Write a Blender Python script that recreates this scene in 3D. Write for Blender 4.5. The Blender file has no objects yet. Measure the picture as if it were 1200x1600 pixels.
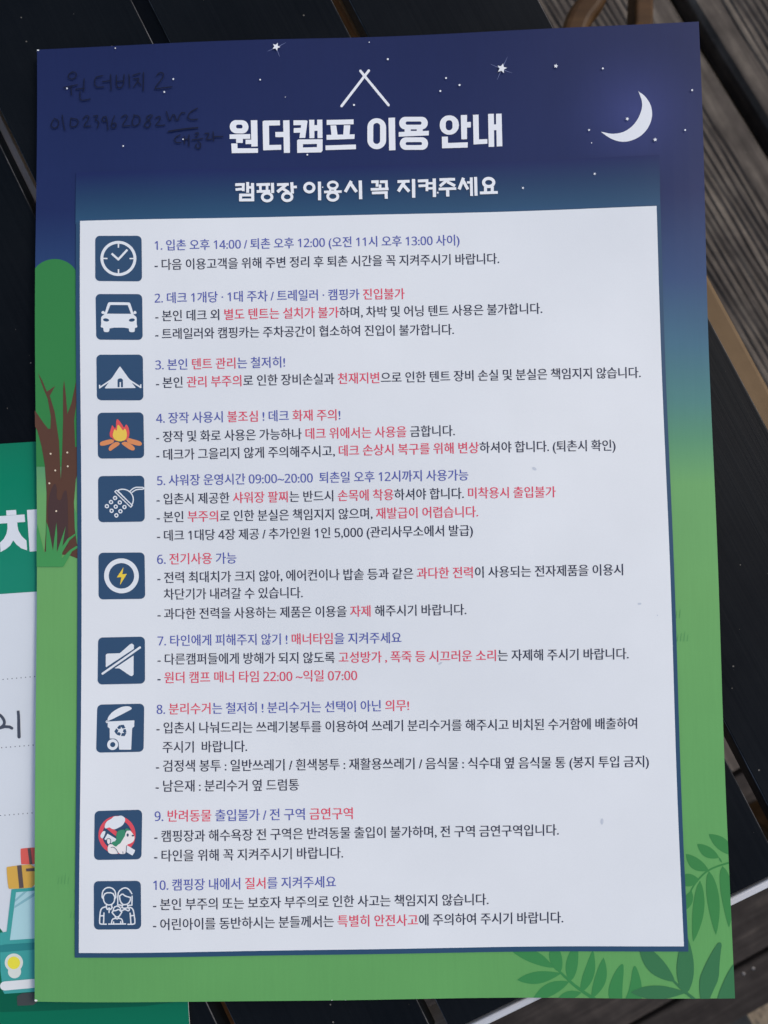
import bpy, bmesh, math, random
from mathutils import Vector, Matrix
from mathutils.geometry import delaunay_2d_cdt
random.seed(7)
SC = bpy.context.scene
COL = SC.collection

# ------------------------------------------------------------------ camera
Z0 = 0.4035                       # height of the notice above the deck
cam = bpy.data.cameras.new('camera')
co = bpy.data.objects.new('camera', cam); COL.objects.link(co)
CP = Vector((0.010287354, -0.013212593, Z0 + 0.242273156))
CR = Matrix(((0.999429478, 0.020493205, 0.026846739),
             (-0.019279193, 0.998813337, -0.044723940),
             (-0.027731418, 0.044180841, 0.998638584)))
co.matrix_world = Matrix.Translation(CP) @ CR.to_4x4()
cam.sensor_fit = 'AUTO'; cam.sensor_width = 36.0
FPX = 1230.0                      # focal length in photo pixels (1200 x 1600)
cam.lens = FPX / 1600 * 36
cam.clip_start = 0.01; cam.clip_end = 200
cam.dof.use_dof = True; cam.dof.focus_distance = 0.243; cam.dof.aperture_fstop = cam.lens / 1.7
SC.camera = co
SC.render.resolution_x = 768; SC.render.resolution_y = 1024

# ------------------------------------------------------------------ sky, sun, exposure
SUN_EL, SUN_AZ = math.radians(44), math.radians(62)      # azimuth clockwise from +y
w = bpy.data.worlds.new('World'); SC.world = w; w.use_nodes = True
nt = w.node_tree
sky = nt.nodes.new('ShaderNodeTexSky'); sky.sky_type = 'NISHITA'; sky.sun_disc = False
sky.sun_elevation = SUN_EL; sky.sun_rotation = SUN_AZ
sky.air_density = 1.0; sky.dust_density = 3.0; sky.ozone_density = 1.0
bg = nt.nodes['Background']; nt.links.new(sky.outputs[0], bg.inputs[0]); bg.inputs[1].default_value = 0.15
sl = bpy.data.lights.new('sun', 'SUN'); sl.energy = 1.15; sl.angle = math.radians(16); sl.color = (1, 0.95, 0.89)
so = bpy.data.objects.new('sun', sl); COL.objects.link(so)
sd = Vector((math.sin(SUN_AZ) * math.cos(SUN_EL), math.cos(SUN_AZ) * math.cos(SUN_EL), math.sin(SUN_EL)))
so.rotation_euler = sd.to_track_quat('Z', 'Y').to_euler()
so.location = sd * 3
SC.view_settings.view_transform = 'Standard'; SC.view_settings.look = 'None'
SC.view_settings.exposure = 0.0; SC.view_settings.gamma = 1.0
SC.view_settings.use_curve_mapping = False

# ------------------------------------------------------------------ helpers
def at(px, py, z):
    """the point at height z seen at a photo pixel"""
    d = CR @ Vector(((px - 600) / FPX, -(py - 800) / FPX, -1.0))
    return CP + d * ((z - CP.z) / d.z)

def lin(c):
    c /= 255.0
    return c / 12.92 if c <= 0.04045 else ((c + 0.055) / 1.055) ** 2.4
ILL = (0.80, 0.80, 0.93)          # light on a white diffuse sheet
def alb(r, g, b):
    return tuple(min(0.9, lin(c) / i) for c, i in zip((r, g, b), ILL)) + (1.0,)

class NT:
    def __init__(s, name):
        s.m = bpy.data.materials.new(name); s.m.use_nodes = True
        s.t = s.m.node_tree; s.p = s.t.nodes['Principled BSDF']; s.n = s.t.nodes; s.tc = None
    def node(s, kind, **kw):
        n = s.n.new(kind)
        for k, v in kw.items(): setattr(n, k, v)
        return n
    def link(s, a, b): s.t.links.new(a, b)
    def coord(s, scale=(1, 1, 1), rot=(0, 0, 0), out='Object'):
        if s.tc is None: s.tc = s.node('ShaderNodeTexCoord')
        mp = s.node('ShaderNodeMapping'); mp.inputs['Scale'].default_value = scale; mp.inputs['Rotation'].default_value = rot
        s.link(s.tc.outputs[out], mp.inputs[0]); return mp.outputs[0]
    def noise(s, vec, scale, detail=4, rough=0.55):
        n = s.node('ShaderNodeTexNoise'); n.inputs['Scale'].default_value = scale
        n.inputs['Detail'].default_value = detail; n.inputs['Roughness'].default_value = rough
        s.link(vec, n.inputs['Vector']); return n.outputs[0]
    def ramp(s, fac, stops, interp='LINEAR'):
        r = s.node('ShaderNodeValToRGB'); cr = r.color_ramp; cr.interpolation = interp
        while len(cr.elements) < len(stops): cr.elements.new(0.5)
        for e, (p, c) in zip(cr.elements, stops):
            e.position = p; e.color = c if len(c) == 4 else tuple(c) + (1,)
        s.link(fac, r.inputs[0]); return r.outputs[0]
    def mix(s, fac, a, b, mode='MIX'):
        n = s.node('ShaderNodeMix', data_type='RGBA', blend_type=mode)
        for sock, v in ((n.inputs[0], fac), (n.inputs[6], a), (n.inputs[7], b)):
            if hasattr(v, 'is_linked'): s.link(v, sock)
            else: sock.default_value = v
        return n.outputs[2]
    def math(s, op, a, b=0.0, clamp=False):
        n = s.node('ShaderNodeMath', operation=op); n.use_clamp = clamp
        for sock, v in ((n.inputs[0], a), (n.inputs[1], b)):
            if hasattr(v, 'is_linked'): s.link(v, sock)
            else: sock.default_value = v
        return n.outputs[0]
    def bump(s, h, strength, dist):
        n = s.node('ShaderNodeBump'); n.inputs['Strength'].default_value = strength; n.inputs['Distance'].default_value = dist
        s.link(h, n.inputs['Height']); s.link(n.outputs[0], s.p.inputs['Normal'])
    def base(s, c):
        if hasattr(c, 'is_linked'): s.link(c, s.p.inputs['Base Color'])
        else: s.p.inputs['Base Color'].default_value = c
    def rough(s, v):
        if hasattr(v, 'is_linked'): s.link(v, s.p.inputs['Roughness'])
        else: s.p.inputs['Roughness'].default_value = v
    def spec(s, v): s.p.inputs['Specular IOR Level'].default_value = v

PRINT = {}
def ink(rgb, rough=0.36, spec=0.22):
    """one printed colour of coated paper, with the faint mottle of a laser print"""
    k = (rgb, rough, spec)
    if k not in PRINT:
        m = NT('print_%d_%d_%d' % rgb); c = alb(*rgb)
        v = m.coord()
        n1 = m.noise(v, 2600, 2, 0.6); n2 = m.noise(v, 30, 3)
        f = m.math('ADD', m.math('MULTIPLY', m.math('SUBTRACT', n1, 0.5), 0.06), m.math('MULTIPLY', m.math('SUBTRACT', n2, 0.5), 0.11))
        f = m.math('ADD', f, 1.0)
        vm = m.node('ShaderNodeVectorMath', operation='SCALE'); vm.inputs[0].default_value = c[:3]
        m.link(f, vm.inputs['Scale']); m.base(vm.outputs[0])
        m.rough(rough); m.spec(spec); PRINT[k] = m.m
    return PRINT[k]

def mesh_obj(name, verts, faces, mats, parent=None, mi=None, smooth=False, origin=None):
    me = bpy.data.meshes.new(name)
    o0 = Vector(origin) if origin is not None else (parent['_o'] if parent else Vector((0, 0, 0)))
    if not isinstance(o0, Vector): o0 = Vector(o0)
    me.from_pydata([tuple(Vector(v) - o0) for v in verts], [], faces)
    for m in (mats if isinstance(mats, (list, tuple)) else [mats]): me.materials.append(m)
    if mi: me.polygons.foreach_set('material_index', mi)
    if smooth: me.polygons.foreach_set('use_smooth', [True] * len(me.polygons))
    me.update()
    o = bpy.data.objects.new(name, me); COL.objects.link(o)
    if parent: o.parent = parent
    else: o.location = o0
    o['_o'] = tuple(o0)
    return o

def empty(name, loc, label=None, cat=None, group=None, kind=None):
    o = bpy.data.objects.new(name, None); COL.objects.link(o); o.location = loc; o['_o'] = tuple(loc)
    o.empty_display_size = 0.05
    tag(o, label, cat, group, kind); return o

def tag(o, label=None, cat=None, group=None, kind=None):
    if label: o['label'] = label
    if cat: o['category'] = cat
    if group: o['group'] = group
    if kind: o['kind'] = kind

# ---- flat shapes in photo pixels -> union -> mesh on a sheet
def ccw(p):
    a = sum(p[i][0] * p[(i + 1) % len(p)][1] - p[(i + 1) % len(p)][0] * p[i][1] for i in range(len(p)))
    return list(p) if a > 0 else list(reversed(p))
def ell(cx, cy, rx, ry=None, n=28, rot=0):
    ry = rx if ry is None else ry; c, s = math.cos(rot), math.sin(rot)
    return [(cx + rx * math.cos(t) * c - ry * math.sin(t) * s, cy + rx * math.cos(t) * s + ry * math.sin(t) * c)
            for t in [2 * math.pi * i / n for i in range(n)]]
def seg(a, b, wd):
    dx, dy = b[0] - a[0], b[1] - a[1]; l = math.hypot(dx, dy) or 1e-6
    nx, ny = -dy / l * wd / 2, dx / l * wd / 2
    return [(a[0] + nx, a[1] + ny), (b[0] + nx, b[1] + ny), (b[0] - nx, b[1] - ny), (a[0] - nx, a[1] - ny)]
def stroke(pts, wd, round_=True):
    """a pen stroke: quads with discs at the joints (and at the ends when round)"""
    out = [seg(a, b, wd) for a, b in zip(pts, pts[1:])]
    for i, p in enumerate(pts):
        if round_ or 0 < i < len(pts) - 1: out.append(ell(p[0], p[1], wd / 2, n=12))
    return out
def taper(pts, w0, w1):
    out = []; n = len(pts) - 1
    for i in range(n):
        a, b = pts[i], pts[i + 1]; wa = w0 + (w1 - w0) * i / n; wb = w0 + (w1 - w0) * (i + 1) / n
        dx, dy = b[0] - a[0], b[1] - a[1]; l = math.hypot(dx, dy) or 1e-6; nx, ny = -dy / l / 2, dx / l / 2
        out.append([(a[0] + nx * wa, a[1] + ny * wa), (b[0] + nx * wb, b[1] + ny * wb), (b[0] - nx * wb, b[1] - ny * wb), (a[0] - nx * wa, a[1] - ny * wa)])
        out.append(ell(b[0], b[1], wb / 2, n=10))
    return out
def arc(cx, cy, rx, ry, a0, a1, n=14):
    return [(cx + rx * math.cos(math.radians(a0 + (a1 - a0) * i / n)), cy + ry * math.sin(math.radians(a0 + (a1 - a0) * i / n))) for i in range(n + 1)]
def rrect(x0, y0, x1, y1, r, n=6):
    o = []
    for cx, cy, a in ((x1 - r, y1 - r, 0), (x0 + r, y1 - r, 90), (x0 + r, y0 + r, 180), (x1 - r, y0 + r, 270)):
        o += arc(cx, cy, r, r, a, a + 90, n)
    return o
def smooth(pts, n=2, closed=True):
    for _ in range(n):
        q = []
        m = len(pts) if closed else len(pts) - 1
        if not closed: q.append(pts[0])
        for i in range(m):
            a, b = pts[i], pts[(i + 1) % len(pts)]
            q += [(a[0] * .75 + b[0] * .25, a[1] * .75 + b[1] * .25), (a[0] * .25 + b[0] * .75, a[1] * .25 + b[1] * .75)]
        if not closed: q.append(pts[-1])
        pts = q
    return pts
def Z(ox, oy, k):
    """zoomed-crop coordinates -> photo pixels"""
    def f(p):
        if isinstance(p[0], (int, float)): return (ox + p[0] / k, oy + p[1] / k)
        return [f(q) for q in p]
    return f

def cdt(polys, holes=(), clip=None, maxlen=34):
    vs, fs = [], []
    allp = list(polys) + list(holes) + ([clip] if clip else [])
    for p in allp:
        p = ccw(p); fs.append(list(range(len(vs), len(vs) + len(p)))); vs += [Vector(q) for q in p]
    r = delaunay_2d_cdt(vs, [], fs, 0, 1e-4)
    nP, nH = len(polys), len(holes)
    tris = []
    for f, src in zip(r[2], r[5]):
        if any(k < nP for k in src) and not any(nP <= k < nP + nH for k in src) and (not clip or (nP + nH) in src):
            tris.append(list(f))
    bm = bmesh.new()
    bv = [bm.verts.new((v.x, v.y, 0)) for v in r[0]]
    for t in tris:
        try: bm.faces.new([bv[i] for i in t])
        except ValueError: pass
    for _ in range(6):
        long_ = [e for e in bm.edges if e.calc_length() > maxlen and e.link_faces]
        if not long_: break
        bmesh.ops.subdivide_edges(bm, edges=long_, cuts=1)
        bmesh.ops.triangulate(bm, faces=[f for f in bm.faces if len(f.verts) > 3])
    bmesh.ops.delete(bm, geom=[v for v in bm.verts if not v.link_faces], context='VERTS')
    bm.verts.index_update()
    V = [(v.co.x, v.co.y) for v in bm.verts]; F = [[v.index for v in reversed(f.verts)] for f in bm.faces]
    bm.free()
    return V, F

def quadgrid(c, nx, ny):
    """four pixel corners TL TR BR BL -> grid"""
    V, F = [], []
    for j in range(ny + 1):
        for i in range(nx + 1):
            u, v = i / nx, j / ny
            V.append(tuple((c[0][k] * (1 - u) + c[1][k] * u) * (1 - v) + (c[3][k] * (1 - u) + c[2][k] * u) * v for k in (0, 1)))
    for j in range(ny):
        for i in range(nx):
            a = j * (nx + 1) + i; F.append([a, a + nx + 1, a + nx + 2, a + 1])
    return V, F

# ------------------------------------------------------------------ the ground and the deck
GZ = -0.07
m = NT('sandy_gravel'); v = m.coord()
n1 = m.noise(v, 55, 6, 0.7); n2 = m.noise(v, 240, 4, 0.6)
m.base(m.mix(n2, m.ramp(n1, [(0.3, (0.10, 0.08, 0.050)), (0.55, (0.27, 0.215, 0.14)), (0.75, (0.43, 0.36, 0.26))]), (0.30, 0.24, 0.17, 1), 'MIX'))  # pale tones also stand in for sunlight on this ground
m.rough(0.95); m.bump(m.math('ADD', n1, m.math('MULTIPLY', n2, 0.4)), 0.9, 0.012)
M_SAND = m.m
V, F = [], []
N = 60
for j in range(N + 1):
    for i in range(N + 1):
        x = (i / N - .5); y = (j / N - .5)
        # fine in the middle, stretching out to far away
        X = math.copysign(abs(x * 2) ** 3, x) * 40; Y = math.copysign(abs(y * 2) ** 3, y) * 40
        V.append((X, Y, GZ))
for j in range(N):
    for i in range(N):
        a = j * (N + 1) + i; F.append([a, a + 1, a + N + 2, a + N + 1])
tag(mesh_obj('ground', V, F, M_SAND), kind='structure')

def wood(name, stops, scale=1.0, along=0.0, rough=0.75, bumpd=0.0006, flecks=0.0):
    m = NT(name); v = m.coord((9 * scale, 150 * scale, 150 * scale), (0, 0, 0), 'Object')
    g = m.noise(v, 1.0, 6, 0.65); b = m.noise(m.coord((1, 1, 1)), 18 * scale, 4, 0.6)
    f = m.math('ADD', m.math('MULTIPLY', g, 0.6), m.math('MULTIPLY', b, 0.4))
    oi = m.node('ShaderNodeObjectInfo')
    c = m.ramp(f, stops)
    fl = m.math('GREATER_THAN', m.noise(m.coord((40, 90, 90), (0.3, 0, 0)), 3.0 * scale, 3, 0.7), 0.70)
    c = m.mix(m.math('MULTIPLY', fl, flecks), c, stops[-1][1] + (1,), 'MIX')
    k = m.math('ADD', m.math('MULTIPLY', oi.outputs['Random'], 0.35), 0.82)
    k = m.math('MULTIPLY', k, m.math('ADD', m.math('MULTIPLY', m.noise(m.coord((1, 1, 1), (0, 0, 1)), 45 * scale, 5, 0.65), 1.1), 0.45))
    vs = m.node('ShaderNodeVectorMath', operation='SCALE'); m.link(c, vs.inputs[0]); m.link(k, vs.inputs['Scale'])
    m.base(vs.outputs[0]); m.rough(rough); m.spec(0.15); m.bump(f, 0.5, bumpd)
    return m.m
M_DECK = wood('weathered_deck_wood', [(0.30, (0.034, 0.028, 0.025)), (0.5, (0.095, 0.080, 0.067)), (0.68, (0.21, 0.18, 0.146))], 1.0, rough=0.85, flecks=0.7)
M_TRIM = wood('dark_trim_wood', [(0.30, (0.016, 0.012, 0.011)), (0.5, (0.032, 0.027, 0.024)), (0.7, (0.075, 0.062, 0.053))], 1.0, rough=0.8, flecks=0.6)

deck = empty('deck', (0, 0, 0), kind='structure')
DZ = 0.0
pa = at(1066, 0, DZ); pb = at(1200, 217, DZ)
dd = (pb - pa).normalized()                       # along the boards, towards the near end
dn = Vector((dd.y, -dd.x, 0)).normalized()        # across, dn points ... sign fixed below
if dn.x < 0: dn = -dn
gap0 = dn.dot(pa)
sa = at(985, 1603, DZ); sb = at(1200, 1483, DZ)   # seam between board ends and the trim
sdir = (sb - sa).normalized()
def seam_s(off):                                   # distance along dd at which the seam cuts the line dn = off
    # solve sa + t*sdir with dn.(..)=off
    t = (off - dn.dot(sa)) / dn.dot(sdir); return dd.dot(sa + sdir * t)
PITCH, GAP, TH = 0.150, 0.0135, 0.022
def deck_board(off0):
    """profile across: flat margins, fine ribs between, chamfered edges"""
    wdt = PITCH - GAP; prof = [(0, -TH), (0, -0.004), (0.003, 0.0), (0.019, 0.0)]
    x = 0.019; rp = 0.0056
    while x < wdt - 0.019 - rp:
        prof += [(x + 0.0014, -0.0016), (x + 0.0022, -0.0016), (x + 0.0036, 0.0), (x + rp, 0.0)]; x += rp
    prof += [(wdt - 0.003, 0.0), (wdt, -0.004), (wdt, -TH)]
    V, F = [], []
    ns = 90
    end = [seam_s(off0 + p[0]) - 0.133 for p in prof]
    for k in range(ns + 1):
        for (px_, pz), e in zip(prof, end):
            s = e - 2.6 * (k / ns) ** 1.5
            jit = 0.0007 * math.sin(s * 43 + px_ * 900) if 0.02 < px_ < wdt - .02 else 0
            p = dn * (off0 + px_ + jit) + dd * s
            if -0.003 < pz < -0.001: pz *= min(1, max(0.3, (e - s + 0.02) / 0.10)) * random.uniform(0.55, 1.0)
            V.append((p.x, p.y, DZ + pz + (random.uniform(-.0003, .0003) if pz > -.01 else 0)))
    L = len(prof)
    for k in range(ns):
        for i in range(L - 1):
            a = k * L + i; F.append([a, a + 1, a + L + 1, a + L])
    F.append(list(range(L)))
    org = dn * (off0 + wdt / 2) + dd * (seam_s(off0) - 1.0)
    o = mesh_obj('deck_board', V, F, M_DECK, origin=(0, 0, 0))
    o.parent = deck
    # turn the object frame so that its x runs along the board (grain)
    R = Matrix((dd, Vector((-dd.y, dd.x, 0)), Vector((0, 0, 1)))).transposed()
    T = Matrix.Translation(org) @ R.to_4x4()
    o.data.transform(T.inverted()); o.matrix_local = T
    return o
for k in range(-6, 5):
    deck_board(gap0 + GAP / 2 + (k if k >= 0 else k) * PITCH)

def box_on(p0, d, n, s0, s1, o0, o1, z0, z1, bev=0.0):
    """box spanning s0..s1 along d, o0..o1 along n (from p0), z0..z1; returns a bmesh in its own frame and the frame"""
    bm = bmesh.new()
    q = [bm.verts.new((s, o, z)) for z in (z0, z1) for o in (o0, o1) for s in (s0, s1)]
    for f in ((0, 2, 3, 1), (4, 5, 7, 6), (0, 1, 5, 4), (2, 6, 7, 3), (0, 4, 6, 2), (1, 3, 7, 5)): bm.faces.new([q[i] for i in f])
    if bev > 0: bmesh.ops.bevel(bm, geom=list(bm.edges), offset=bev, segments=3, affect='EDGES', profile=0.5)
    bmesh.ops.recalc_face_normals(bm, faces=list(bm.faces))
    T = Matrix((d, n, Vector((0, 0, 1)))).transposed().to_4x4(); T.translation = p0
    return bm, T
def bm_obj(name, bm, T, mat, parent=None, smooth=False):
    me = bpy.data.meshes.new(name); bm.to_mesh(me); bm.free()
    me.materials.append(mat)
    if smooth: me.polygons.foreach_set('use_smooth', [True] * len(me.polygons))
    o = bpy.data.objects.new(name, me); COL.objects.link(o)
    if parent:
        o.parent = parent; o.matrix_local = Matrix.Translation(-Vector(parent['_o'])) @ T
    else: o.matrix_world = T
    return o
# trim plank across the board ends
tn = Vector((sdir.y, -sdir.x, 0));
if tn.y > 0: tn = -tn                                # outwards, towards the viewer
bm, T = box_on(sa, sdir, tn, -1.2, 1.0, -0.128, -0.0012, -0.022, 0.0, 0.0015)
bm_obj('deck_trim', bm, T, M_TRIM, deck)
bm, T = box_on(sa, sdir, tn, -1.2, 1.0, 0.0015, 0.036, -0.10, 0.001, 0.0015)
trim = bm_obj('deck_trim', bm, T, M_TRIM, deck)
M_STEEL = NT('dull_steel'); M_STEEL.base((0.35, 0.33, 0.31, 1)); M_STEEL.p.inputs['Metallic'].default_value = 0.8; M_STEEL.rough(0.5); M_STEEL = M_STEEL.m
for (x, y) in ((1162, 1521), (1177, 1513)):
    p = at(x, y, 0.001); bm = bmesh.new()
    bmesh.ops.create_uvsphere(bm, u_segments=10, v_segments=6, radius=0.0011)
    for vv in bm.verts: vv.co.z *= 0.5
    bm_obj('nail_head', bm, Matrix.Translation(p), M_STEEL, deck, True)

# dark block standing in for the table's cast shadow on the gravel
m = NT('shadow_block_dark'); g = m.noise(m.coord((60, 60, 8)), 3, 4); m.base(m.ramp(g, [(0.3, (0.006, 0.008, 0.008)), (0.7, (0.018, 0.02, 0.02))])); m.rough(0.8); M_SHADOW = m.m
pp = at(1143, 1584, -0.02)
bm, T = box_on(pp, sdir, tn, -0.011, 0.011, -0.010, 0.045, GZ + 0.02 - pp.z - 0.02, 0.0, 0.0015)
shadow_obj = bm_obj('shadow_block', bm, T, M_SHADOW)
tag(shadow_obj, 'dark block standing in for a cast shadow on the gravel beside the deck edge', 'stand-in block')

# ------------------------------------------------------------------ the slatted table
ZT = Z0 - 0.0035
ra = at(842, 0, ZT); rb = at(1200, 670, ZT)
td = (rb - ra).normalized(); tno = Vector((td.y, -td.x, 0))
if tno.x < 0: tno = -tno                             # across, to the right
edge = tno.dot(ra)
gaps = [tno.dot((at(a[0], a[1], ZT) + at(b[0], b[1], ZT)) / 2) - edge for a, b in
        (((521, 0), (543, 0)), ((206, 0), (231, 0)), ((0, 226), (27, 226)))]
print('gaps', gaps, 'pitch', [gaps[0], gaps[1] - gaps[0], gaps[2] - gaps[1]])
ea = at(805, 1563.5, ZT); eb = at(1200, 1371, ZT)    # near end of the slats
ed = (eb - ea).normalized()
endpt = dd * 0
def end_s(off):
    t = (edge + off - tno.dot(ea)) / tno.dot(ed); return td.dot(ea + ed * t)
m = NT('black_coated_slat')
v = m.coord((6, 700, 700)); g = m.noise(v, 1.0, 5, 0.7); b = m.noise(m.coord(), 22, 5, 0.6)
vo = m.node('ShaderNodeTexVoronoi'); vo.inputs['Scale'].default_value = 330; m.link(m.coord(), vo.inputs['Vector'])
gate = m.math('GREATER_THAN', m.noise(m.coord(), 260, 1), 0.60)
dust = m.math('MULTIPLY', m.math('LESS_THAN', vo.outputs['Distance'], 0.085), gate)
c = m.ramp(m.math('ADD', m.math('MULTIPLY', g, 0.5), m.math('MULTIPLY', b, 0.5)), [(0.3, (0.0018, 0.0028, 0.0042)), (0.7, (0.005, 0.0068, 0.0088))])
wv = m.noise(m.coord((10, 900, 900), (0, 0, 0.12)), 1.0, 2, 0.5); wg = m.noise(m.coord(), 34, 2)
scr = m.math('MULTIPLY', m.math('GREATER_THAN', wv, 0.715), m.math('GREATER_THAN', wg, 0.56))
c = m.mix(m.math('MULTIPLY', scr, 0.5), c, (0.045, 0.047, 0.05, 1))
haze = m.math('MULTIPLY', m.math('SUBTRACT', m.noise(m.coord((1, 1, 1), (0, 0, 1)), 9, 5, 0.6), 0.45, True), 0.10)
c = m.mix(haze, c, (0.10, 0.11, 0.125, 1))
m.base(m.mix(dust, c, (0.16, 0.15, 0.13, 1)))
m.rough(m.ramp(m.math('ADD', m.math('MULTIPLY', g, 0.4), m.math('MULTIPLY', b, 0.6)), [(0.3, (0.30, 0.30, 0.30)), (0.7, (0.50, 0.50, 0.50))]))
m.spec(0.09); m.bump(g, 0.2, 0.0003)
M_SLAT = m.m
m = NT('worn_edge_highlight'); m.base(m.ramp(m.noise(m.coord((60, 400, 400)), 1.0, 4, 0.7), [(0.42, (0.012, 0.013, 0.015)), (0.62, (0.12, 0.12, 0.125))])); m.rough(0.4); m.spec(0.3); M_EDGE_HI = m.m  # worn edges, with the rim highlight put into the pale tone
m = NT('brushed_aluminium'); g = m.noise(m.coord((20, 900, 900)), 1, 3); m.base(m.ramp(g, [(0.3, (0.55, 0.55, 0.55)), (0.7, (0.74, 0.74, 0.74))])); m.p.inputs['Metallic'].default_value = 0.35; m.rough(0.5); M_ALU = m.m
M_RAIL = wood('brown_gap_strip', [(0.3, (0.30, 0.14, 0.05)), (0.5, (0.48, 0.24, 0.09)), (0.7, (0.60, 0.33, 0.14))], 1.2, rough=0.6)  # for the added strips that stand in for lit wood behind the gaps
m = NT('dark_leg_metal'); m.base((0.012, 0.013, 0.014, 1)); m.rough(0.45); M_LEG = m.m

table = empty('slatted_table', (0, 0, 0), 'black slatted camping table with narrow gaps and a pale metal end strip, under the papers', 'table')
GAPW = 0.0048
pitch = gaps[0], gaps[1], gaps[2]
bounds = [0.0] + gaps + [gaps[2] + (gaps[2] - gaps[0]) / 2 * k for k in range(1, 7)]
zero = Vector((0, 0, 0))
for i in range(len(bounds) - 1):
    o1 = bounds[i] - (GAPW / 2 if i else 0); o0 = bounds[i + 1] + GAPW / 2
    mid = (o0 + o1) / 2
    bm = bmesh.new()
    s_end0, s_end1 = end_s(o0), end_s(o1)
    L = 1.15
    q = []
    for z in (-0.009, 0.0):
        for (s, o) in ((s_end0 - L, o0), (s_end0, o0), (s_end1, o1), (s_end1 - L, o1)):
            q.append(bm.verts.new((s - td.dot(ea), o - mid, z)))
    for f in ((3, 2, 1, 0), (4, 5, 6, 7), (0, 1, 5, 4), (1, 2, 6, 5), (2, 3, 7, 6), (3, 0, 4, 7)): bm.faces.new([q[j] for j in f])
    bmesh.ops.recalc_face_normals(bm, faces=list(bm.faces))
    bmesh.ops.bevel(bm, geom=list(bm.edges), offset=0.0006, segments=3, affect='EDGES', profile=0.5)
    T = Matrix((td, tno, Vector((0, 0, 1)))).transposed()
    if T.determinant() < 0:
        for f in bm.faces: f.normal_flip()
    T = T.to_4x4(); T.translation = td * td.dot(ea) + tno * (edge + mid) + Vector((0, 0, ZT))
    o = bm_obj('slat', bm, T, M_SLAT, table)
    o.data.materials.append(M_EDGE_HI)
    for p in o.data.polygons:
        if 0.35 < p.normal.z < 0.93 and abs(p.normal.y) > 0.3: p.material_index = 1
# end strip across the slat ends
en = Vector((ed.y, -ed.x, 0))
if en.y > 0: en = -en
cr = (edge - tno.dot(ea)) / tno.dot(ed)
bm, T = box_on(ea, ed, en, cr - 0.62, cr, 0.0006, 0.0028, -0.020, 0.0, 0.0005)
T.translation.z = ZT + 0.0002
bm_obj('end_strip', bm, T, M_ALU, table)
# added strips stand in for lit deck and chair wood behind three gaps; crossbars, legs
cpo = tno.dot(CP) - edge
M_STRIPP = wood('pale_gap_strip', [(0.3, (0.55, 0.47, 0.41)), (0.5, (0.72, 0.63, 0.55)), (0.7, (0.80, 0.70, 0.62))], 1.2, rough=0.7)
for gap_, s1, hw_, mt_ in ((gaps[2], -0.03, 0.0011, M_STRIPP), (bounds[4], -0.01, 0.0006, M_RAIL), (gaps[0], -0.296, 0.0012, M_RAIL)):
    off = gap_ + (gap_ - cpo) * 0.0105 / (CP.z - ZT) + 0.0006
    bm, T = box_on(td * td.dot(ea) + tno * (edge + off) + Vector((0, 0, ZT)), td, tno, -1.0, s1, -hw_, hw_, -0.021, -0.0105, 0.0002)
    bm_obj('gap_strip', bm, T, mt_, table)
for s in (-0.06, -0.325, -0.72):
    bm, T = box_on(td * (td.dot(ea) + s) + tno * edge + Vector((0, 0, ZT)), td, tno, -0.045 if s == -0.325 else -0.012, 0.012, -0.60, -0.08 if s == -0.325 else -0.02, -0.042, -0.0212, 0.001)
    bm_obj('crossbar', bm, T, M_LEG, table)
for s, o in ((-0.10, -0.07), (-0.10, -0.50), (-0.95, -0.07), (-0.95, -0.50)):
    bm, T = box_on(td * (td.dot(ea) + s) + tno * (edge + o), td, tno, -0.012, 0.012, -0.012, 0.012, 0.0, ZT - 0.0423, 0.002)
    bm_obj('leg', bm, T, M_LEG, table)

# ------------------------------------------------------------------ the wooden chair beside the table
M_CHAIR = wood('brown_chair_wood', [(0.30, (0.032, 0.014, 0.004)), (0.5, (0.062, 0.030, 0.010)), (0.7, (0.105, 0.056, 0.022))], 0.7, rough=0.5, bumpd=0.0002)
M_CHAIR2 = wood('pale_chair_rail_wood', [(0.30, (0.13, 0.080, 0.038)), (0.5, (0.17, 0.112, 0.058)), (0.7, (0.21, 0.145, 0.082))], 0.5, rough=0.6, bumpd=0.0002)
chair = empty('wooden_chair', tuple(at(1010, 230, 0.0)), 'brown bentwood chair with a pale side rail, pushed against the table', 'chair')
def sweep(name, pts, wx, wz, mat, parent, bev=0.003):
    """rounded-rectangle bar swept along 3-D points (kept level across)"""
    prof = [(a - 0, b) for a, b in rrect(-wx / 2, -wz / 2, wx / 2, wz / 2, min(bev, wx / 2.2, wz / 2.2), 3)]
    V, F = [], []; L = len(prof); n = len(pts)
    for k, p in enumerate(pts):
        t = (pts[min(k + 1, n - 1)] - pts[max(k - 1, 0)]).normalized()
        side = t.cross(Vector((0, 0, 1)));
        if side.length < 1e-3: side = Vector((1, 0, 0))
        side.normalize(); up = side.cross(t)
        for a, b in prof: V.append(p + side * a + up * b)
    for k in range(n - 1):
        for i in range(L):
            F.append([k * L + i, k * L + (i + 1) % L, (k + 1) * L + (i + 1) % L, (k + 1) * L + i])
    F.append(list(range(L))[::-1]); F.append([(n - 1) * L + i for i in range(L)])
    o = mesh_obj(name, V, F, mat, parent)
    bm = bmesh.new(); bm.from_mesh(o.data); bmesh.ops.recalc_face_normals(bm, faces=list(bm.faces)); bm.to_mesh(o.data); bm.free()
    return o
RZ = 0.315
r0 = at(1105, 426, RZ); r1 = at(1200, 601, RZ)
rd = (r1 - r0).normalized(); rn = Vector((rd.y, -rd.x, 0))
if rn.x > 0: rn = -rn
bm, T = box_on(r0, rd, rn, -0.085, 0.42, 0.0, 0.030, -0.020, 0.0, 0.002)
if T.to_3x3().determinant() < 0: bm.normal_update()
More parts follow.
